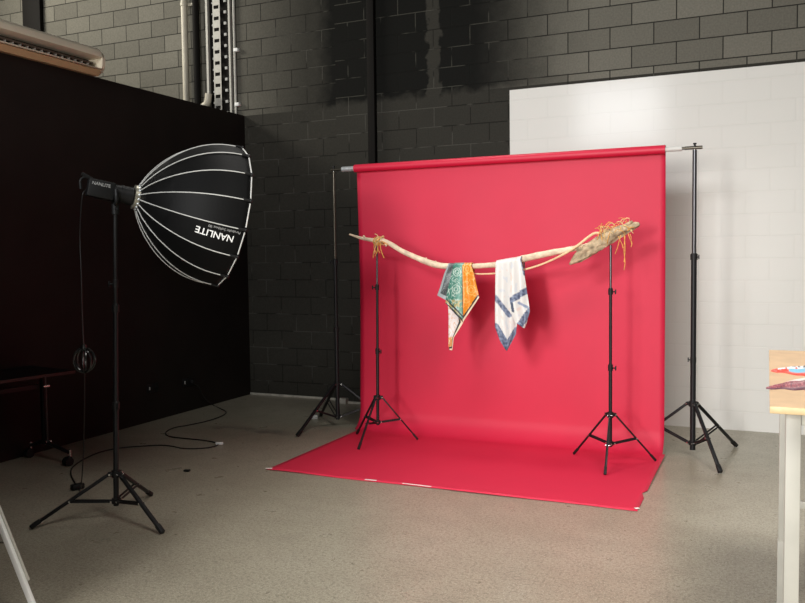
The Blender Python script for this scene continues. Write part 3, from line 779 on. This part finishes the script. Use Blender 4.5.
# lettering on the panel facing the camera
def panel(kk, s, v, lift=0.002):      # v in 0..1 across panel kk
    return rimpt(kk, s, 0).lerp(rimpt(kk+1, s, 0), v)
cands = sorted(range(NP), key=lambda k: (panel(k, 0.7, 0.5)-EYE).length)
def photo_px(p):
    d = p-EYE; c = _X*d.x+_Y*d.y+_Z*d.z
    return V((CX+F*c.x/-c.z, CY-F*c.y/-c.z))
tgt = V((216, 234))
pk = min(range(NP), key=lambda k: (photo_px(panel(k, 0.72, 0.5))-tgt).length + (1000 if (panel(k, .7, .5)-(MP+AXIS*LL*.7)).dot(EYE-MP) < 0 else 0))
def logo_map(off_v, cs):
    def f(x, y):                      # x along the panel towards the lamp, y across
        s = cs - x/0.60
        w = (rimpt(pk, s)-rimpt(pk+1, s)).length
        up = (photo_px(panel(pk, s, 1.0))-photo_px(panel(pk, s, 0.0))).y > 0   # v runs downwards in view
        v = off_v + (y/w if up else -y/w)
        p = panel(pk, s, v); n_ = (p-(MP+AXIS*LL*s)).normalized()
        return p+n_*0.0035
    return f
lg = text_mesh('NANLITE', 0.058, logo_map(0.60, 0.71), 'logo', M['white_print'], t, ext=0.0008)
text_mesh('Parabolic Softbox 90', 0.024, logo_map(0.86, 0.79), 'model_lettering', M['grey_print'], t)

# hanging lamp lead with a bundled coil
cp = V((-3.79, 3.74, 0.99))
t = thing('lamp_lead', 'black lamp cable hanging from the lamp with a coiled bundle halfway down', 'cable', (cp.x, cp.y, 0))
end = onz(79, 489); rear = MP-AXIS*0.297-UPV*0.02
b = MB(); b.tube(spline([rear, rear-AXIS*0.012-UPV*0.05, V((cp.x, cp.y, 1.75)), V((cp.x, cp.y, 1.5)), V((cp.x-0.003, cp.y, 1.3)), cp+V((0, 0, 0.09))], 8), 0.0038, 6)
b.tube(spline([cp-V((0, 0, 0.07)), *[V((cp.x+(end.x-cp.x)*f_, cp.y+(end.y-cp.y)*f_, z_)) for f_, z_ in ((0.12, 0.7), (0.36, 0.38), (0.68, 0.11), (0.88, 0.012), (1.0, 0.02))]], 8), 0.0038, 6)
b.build('cable', M['cable'], t)
b = MB()
for k in range(7):
    w_ = 0.026+0.008*(k % 4); pts = []
    ang = (k-3)*0.35
    for i in range(25):
        a = 2*PI*i/24
        off = V((math.cos(ang)*math.sin(a)*w_*1.8, math.sin(ang)*math.sin(a)*w_*1.4, math.cos(a)*0.072+0.01*(1 if k % 2 else 0)))
        pts.append(cp+off)
    b.tube(pts, 0.0042, 6)
b.cyl(cp+V((0, 0, 0.062)), cp+V((0, 0, 0.10)), 0.016, n=10)
b.build('coil', mat('shiny_cable', (0.02, 0.02, 0.02), 0.22, spec=0.8), t)

# floor cable
t = thing('extension_cable', 'black cable snaking over the floor from the outlet to below the softbox', 'cable', onz(165, 434))
fl = [(213, 405.5), (220, 409), (226, 412.5), (222, 416.5), (208, 421.5), (190, 425.5), (174, 428.5), (166, 433), (169, 437), (183, 439), (203, 441), (214, 443), (218, 445.5), (211, 448), (197, 449.3), (183, 449.2), (172, 447), (160, 446), (140, 447), (118, 449), (100, 453), (88, 458), (79, 463), (72, 469), (71, 475), (73, 480), (77, 487)]
pts = [V((PX+0.03, 6.93, 0.305)), V((PX+0.06, 7.0, 0.25)), V((PX+0.05, 7.1, 0.12))] + [onz(x, y)+V((0, 0, 0.007)) for x, y in fl]
MB().tube(spline(pts, 6), 0.0055, 6).build('cable', M['cable'], t)
MB().box((PX+0.035, 6.93, 0.311), (0.045, 0.035, 0.035), bev=0.006).build('plug', M['blackpl'], t)
c = onz(219.5, 445); o_ = MB().box((c.x, c.y, 0.014), (0.065, 0.028, 0.022), Matrix.Rotation(0.4, 3, 'Z'), bev=0.006).build('connector', M['whitepl'], t); o_['label'] = 'white plastic connector'
c = onz(77.5, 489.5); MB().box((c.x, c.y, 0.022), (0.05, 0.09, 0.04), Matrix.Rotation(-0.3, 3, 'Z'), bev=0.01).build('socket', M['blackpl'], t)

# scraps on the floor
c = onz(187, 471.5); tag(MB().box((c.x, c.y, 0.008), (0.045, 0.03, 0.014), Matrix.Rotation(0.2, 3, 'Z'), bev=0.003).build('plastic_offcut', M['blackpl'], origin=(c.x, c.y, 0)), 'tiny black plastic offcut lying on the bare floor right of the softbox stand', 'scrap')
c = onz(315.5, 418); b = MB(); b.box((c.x, c.y, 0.016), (0.05, 0.035, 0.03), Matrix.Rotation(0.3, 3, 'Z'), bev=0.004); b.box((c.x+0.01, c.y-0.03, 0.006), (0.06, 0.03, 0.01), Matrix.Rotation(0.5, 3, 'Z'), bev=0.002)
tag(b.build('block_chip', M['scrap'], origin=(c.x, c.y, 0)), 'pale grey chip lying on the floor by the left backdrop stand', 'scrap')

# ------------------------------------------------------------------ flip-top table by the partition
c0 = V((-4.924, 4.761, 0)); ex = V((-0.598, 0.104, 0)).normalized(); ey = V((ex.y, -ex.x, 0)); ey = ey if ey.y < 0 else -ey
def tp(u, v, z): return c0+ex*u+ey*v+V((0, 0, z))
TW, TLN = 0.60, 1.45
t = thing('folding_table', 'dark folding table on castors against the black partition', 'table', tp(TW/2, TLN/2, 0))
def slab(z0, z1, u0, u1, v0, v1):
    b = MB(); b.prism([tp(u0, v0, 0), tp(u1, v0, 0), tp(u1, v1, 0), tp(u0, v1, 0)], z0, z1); return b
slab(0.723, 0.745, 0.003, TW-0.003, 0.003, TLN-0.003).build('tabletop', M['tabletop'], t)
b = MB()
for (a_, c_) in (((0, 0), (TW, 0)), ((TW, 0), (TW, TLN)), ((TW, TLN), (0, TLN)), ((0, TLN), (0, 0))):
    b.bar(tp(*a_, 0.734), tp(*c_, 0.734), 0.006, 0.022)
b.build('edge_band', M['tableedge'], t)
MB().bar(tp(TW/2+0.09, 0.08, 0.60), tp(TW/2+0.09, TLN-0.08, 0.60), 0.025, 0.035).build('stretcher', M['black'], t)
for v in (0.045, TLN-0.045):
    u0 = TW/2+0.06
    b = MB(); b.bar(tp(u0, v, 0.13), tp(u0, v, 0.715), 0.05, 0.03, up=V((1, 0, 0)), bev=0.005)
    leg = b.build('leg', M['black'], t)
    MB().cyl(tp(u0-0.032, v, 0.14), tp(u0-0.032, v, 0.70), 0.007, n=10).build('support_tube', M['darkmetal'], leg)
    b = MB(); b.cyl(tp(u0-0.03, v+0.02, 0.60), tp(u0-0.03, v-0.03, 0.60), 0.012, n=12); b.cyl(tp(u0-0.03, v+0.02, 0.15), tp(u0-0.03, v-0.03, 0.15), 0.014, n=12)
    b.build('bolt', M['chrome'], leg)
    ft = MB().tube([tp(0.035, v, 0.098), tp(u0-0.05, v, 0.145), tp(u0+0.05, v, 0.145), tp(TW-0.035, v, 0.098)], [0.014, 0.018, 0.018, 0.014], 10).build('foot_beam', M['darkmetal'], t)
    for u in (0.035, TW-0.035):
        cs = MB(); cs.cyl(tp(u, v, 0.07), tp(u, v, 0.125), 0.011, n=12); ca = cs.build('castor_stem', M['chrome'], t)
        w_ = MB()
        for s in (-1, 1): w_.cyl(tp(u, v+0.02, 0.036)+ex*s*0.010, tp(u, v+0.02, 0.036)+ex*s*0.026, 0.035, n=20)
        w_.ball(tp(u, v+0.012, 0.055), (0.022, 0.03, 0.022)); w_.build('castor_wheel', M['blackpl'], ca)

# ------------------------------------------------------------------ white folding easel, front left
ft = V((-2.985, 2.62, 0.0)); tpv = V((-3.985, 2.68, 1.72))
t = thing('easel', 'white painted easel leaning in from the front left edge of the picture', 'easel', (-3.98, 2.6, 0))
d = (tpv-ft).normalized()
lg1 = MB().bar(ft+d*0.01, tpv, 0.030, 0.018, bev=0.003, up=V((0, 1, 0))).build('leg', M['whitealu'], t)
MB().bar(ft+d*0.17+V((0.012, 0.012, 0)), ft+d*0.75+V((0.012, 0.012, 0)), 0.026, 0.012, bev=0.003, up=V((0, 1, 0))).build('sliding_bar', M['greytube'], lg1)
ft2 = V((-4.95, 2.78, 0)); d2 = (tpv-ft2).normalized()
MB().bar(ft2+d2*0.01, tpv-d2*0.02, 0.030, 0.018, bev=0.003, up=V((0, 1, 0))).build('leg', M['whitealu'], t)
ft3 = V((-4.05, 2.05, 0)); d3 = (tpv-ft3).normalized()
MB().bar(ft3+d3*0.01, tpv-d3*0.04, 0.026, 0.018, bev=0.003, up=V((1, 0, 0))).build('leg', M['whitealu'], t)
MB().tube(spline([ft+d*0.36, ft+d*0.34+V((-0.10, 0.0, 0.01)), V((-3.95, 2.5, 0.30)), ft2+d2*0.36], 5), 0.004, 6).build('spreader_wire', M['chrome'], t)

# ------------------------------------------------------------------ packing bench on the right
TZ = 1.13
t = thing('packing_bench', 'tall workbench with a birch plywood top and grey steel legs at right edge', 'workbench', (0.75, 3.5, 0))
x0, x1, y0, y1 = 0.010, 1.45, 2.71, 4.30
b = MB(); b.box(((x0+x1)/2, (y0+y1)/2+0.004, TZ-0.009), (x1-x0, y1-y0-0.008, 0.018)); b.build('top_board', M['birch'], t)
b = MB(); b.box(((x0+x1)/2, y0+0.003, TZ-0.0095), (x1-x0, 0.010, 0.021), bev=0.002); b.build('edge_strip', M['birchedge'], t)
for x in (0.077, 1.38):
    for y in (2.765, 4.02):
        w = 0.043
        lg_ = MB().box((x, y, (TZ-0.018)/2+0.01), (w, w, TZ-0.018-0.02), bev=0.003).build('leg', M['greytube'], t)
        b = MB(); b.box((x, y, 0.155), (w+0.005, w+0.005, 0.29), bev=0.003); b.cyl((x, y, 0), (x, y, 0.015), 0.025)
        b.build('leg_sleeve', M['greytube'], lg_)
for y in (2.765, 4.02):
    MB().box((0.728, y, TZ-0.040), (1.26, 0.030, 0.038), bev=0.002).build('top_rail', M['greytube'], t)
for x in (0.077, 1.38):
    MB().box((x, 3.392, TZ-0.040), (0.03, 1.21, 0.038), bev=0.002).build('top_rail', M['greytube'], t)
MB().box((0.728, 4.02, 0.47), (1.26, 0.030, 0.034), bev=0.002).build('stretcher', M['greytube'], t)

def flat_cloth(name, label, outline, colour, thick, group):
    """soft folded cloth lying on the bench: a pillowed slab with the print painted per point"""
    t = thing(name, label, 'scarf', V((sum(p.x for p in outline)/len(outline), sum(p.y for p in outline)/len(outline), TZ)), group)
    a = outline[0]; n_ = 60; m_ = 24; cl = {}; b = MB(); g0 = []; g1 = []
    up_, lo_ = outline[1], outline[2]     # wedge: tip a, far upper, far lower
    for i in range(n_+1):
        u = i/n_; r0 = []; r1 = []
        for j in range(m_+1):
            v = j/m_
            e0 = a.lerp(up_, u); e1 = a.lerp(lo_, u)
            if i == 0: e0 = a+V((0, .004, 0)); e1 = a-V((0, .004, 0))
            p = e0.lerp(e1, v); bow = math.sin(PI*v)**0.5*min(1, 6*u*0.6+0.25)
            p = p+V((0, 0.010*math.sin(u*14+v*3), 0))
            h = 0.0012+thick*bow*(0.8+0.3*math.sin(v*17+u*5))
            q = b.bm.verts.new(V((p.x, p.y, TZ+0.0004+h))); cl[q] = colour(u, v); r0.append(q)
            q = b.bm.verts.new(V((p.x, p.y, TZ+0.0004))); cl[q] = colour(u, v); r1.append(q)
        g0.append(r0); g1.append(r1)
    for i in range(n_):
        for j in range(m_):
            b.bm.faces.new((g0[i][j], g0[i+1][j], g0[i+1][j+1], g0[i][j+1])); b.bm.faces.new((g1[i][j], g1[i][j+1], g1[i+1][j+1], g1[i+1][j]))
        b.bm.faces.new((g0[i][0], g1[i][0], g1[i+1][0], g0[i+1][0])); b.bm.faces.new((g0[i][m_], g0[i+1][m_], g1[i+1][m_], g1[i][m_]))
    for j in range(m_):
        b.bm.faces.new((g0[0][j], g0[0][j+1], g1[0][j+1], g1[0][j])); b.bm.faces.new((g0[n_][j], g1[n_][j], g1[n_][j+1], g0[n_][j+1]))
    b.bm.verts.index_update(); vals = [cl[v] for v in b.bm.verts]
    o = b.build('cloth', M['silk'], t, smooth=70)
    at_ = o.data.color_attributes.new('print', 'FLOAT_COLOR', 'POINT')
    for i, c in enumerate(vals): at_.data[i].color = (*c, 1)
RED = (0.72, 0.05, 0.03)
def redblue(u, v):
    if v > 0.86 or u < 0.16 or v < 0.10: return RED
    n_ = noise.noise(V((u*16, v*3, 1)))
    if v < 0.35: return (0.03, 0.03, 0.04) if n_ > -0.05 else (0.72, 0.70, 0.72)
    if v < 0.50: return (0.74, 0.72, 0.74) if n_ > -0.25 else RED
    return (0.16, 0.42, 0.58) if u > 0.42 else ((0.70, 0.60, 0.60) if n_ > 0 else RED)
def darkred(u, v):
    if v < 0.34: return (0.76, 0.68, 0.62)
    n_ = noise.noise(V((u*40, v*12, 4)))
    if v > 0.9: return (0.10, 0.03, 0.05)
    return (0.24, 0.04, 0.06) if n_ > -0.15 else ((0.50, 0.20, 0.20) if n_ > -0.35 else (0.06, 0.03, 0.05))
k = 1.25
def wedge(q0, q1, q2):
    a, p, q = onz(*q0, TZ), onz(*q1, TZ), onz(*q2, TZ); return [a, a+(p-a)*k, a+(q-a)*k]
flat_cloth('folded_scarf', 'red bordered folded scarf with pale blue print, farther one on the plywood bench', wedge((771, 371.5), (805, 366), (805, 376.5)), redblue, 0.012, 'folded scarves on the bench')
flat_cloth('folded_scarf', 'dark red folded scarf with a white edge, nearer one on the plywood bench', wedge((766, 389), (805, 377.5), (805, 390.5)), darkred, 0.010, 'folded scarves on the bench')

# ------------------------------------------------------------------ light
def area(name, loc, target, sx, sy, power, col, spread=180):
    l = bpy.data.lights.new(name, 'AREA'); l.shape = 'RECTANGLE'; l.size = sx; l.size_y = sy; l.energy = power; l.color = col
    l.spread = math.radians(spread)
    o = bpy.data.objects.new(name, l); C.objects.link(o); o.location = loc
    o.rotation_euler = (V(target)-V(loc)).to_track_quat('-Z', 'Y').to_euler(); return o
area('roller_door_daylight', (-1.2, -4.0, 1.9), (-1.8, 7, 1.4), 3.4, 3.0, 108, (1.0, 0.97, 0.92), 110)
area('door_window_daylight', (-2.3, -4.0, 2.4), (-2.3, 7, 1.6), 1.0, 1.2, 98, (1.0, 0.97, 0.93), 100)
area('high_window_daylight', (-3.2, -4.0, 4.9), (-2.0, 7.9, 2.6), 1.9, 1.4, 125, (0.97, 0.98, 1.0), 90)
area('clerestory_daylight', (-9.6, 5.4, 5.7), (-3.2, 7.4, 2.2), 2.5, 1.0, 175, (1.0, 0.95, 0.84), 150)
area('ceiling_skylight', (-3.4, 6.6, 6.6), (-1.0, 4.6, 0), 1.6, 1.2, 22, (1.0, 0.97, 0.92), 56)
area('skylight_right', (1.9, 1.6, 6.2), (0.5, 3.9, 0.0), 2.2, 2.2, 108, (1.0, 0.98, 0.93), 85)
w = bpy.data.worlds.new('room_ambient'); bpy.context.scene.world = w; w.use_nodes = True
w.node_tree.nodes['Background'].inputs[0].default_value = (0.95, 0.97, 1.0, 1); w.node_tree.nodes['Background'].inputs[1].default_value = 0.02

# ------------------------------------------------------------------ camera
cam = bpy.data.cameras.new('camera'); cam.sensor_width = 36; cam.lens = 36*F/805; cam.clip_start = 0.05
co = bpy.data.objects.new('camera', cam); C.objects.link(co)
co.matrix_world = Matrix(((_X.x, _X.y, _X.z, EYE.x), (_Y.x, _Y.y, _Y.z, EYE.y), (_Z.x, _Z.y, _Z.z, EYE.z), (0, 0, 0, 1)))
sc = bpy.context.scene; sc.camera = co
sc.view_settings.view_transform = 'Standard'; sc.view_settings.look = 'None'; sc.view_settings.gamma = 1; sc.view_settings.exposure = 0.0
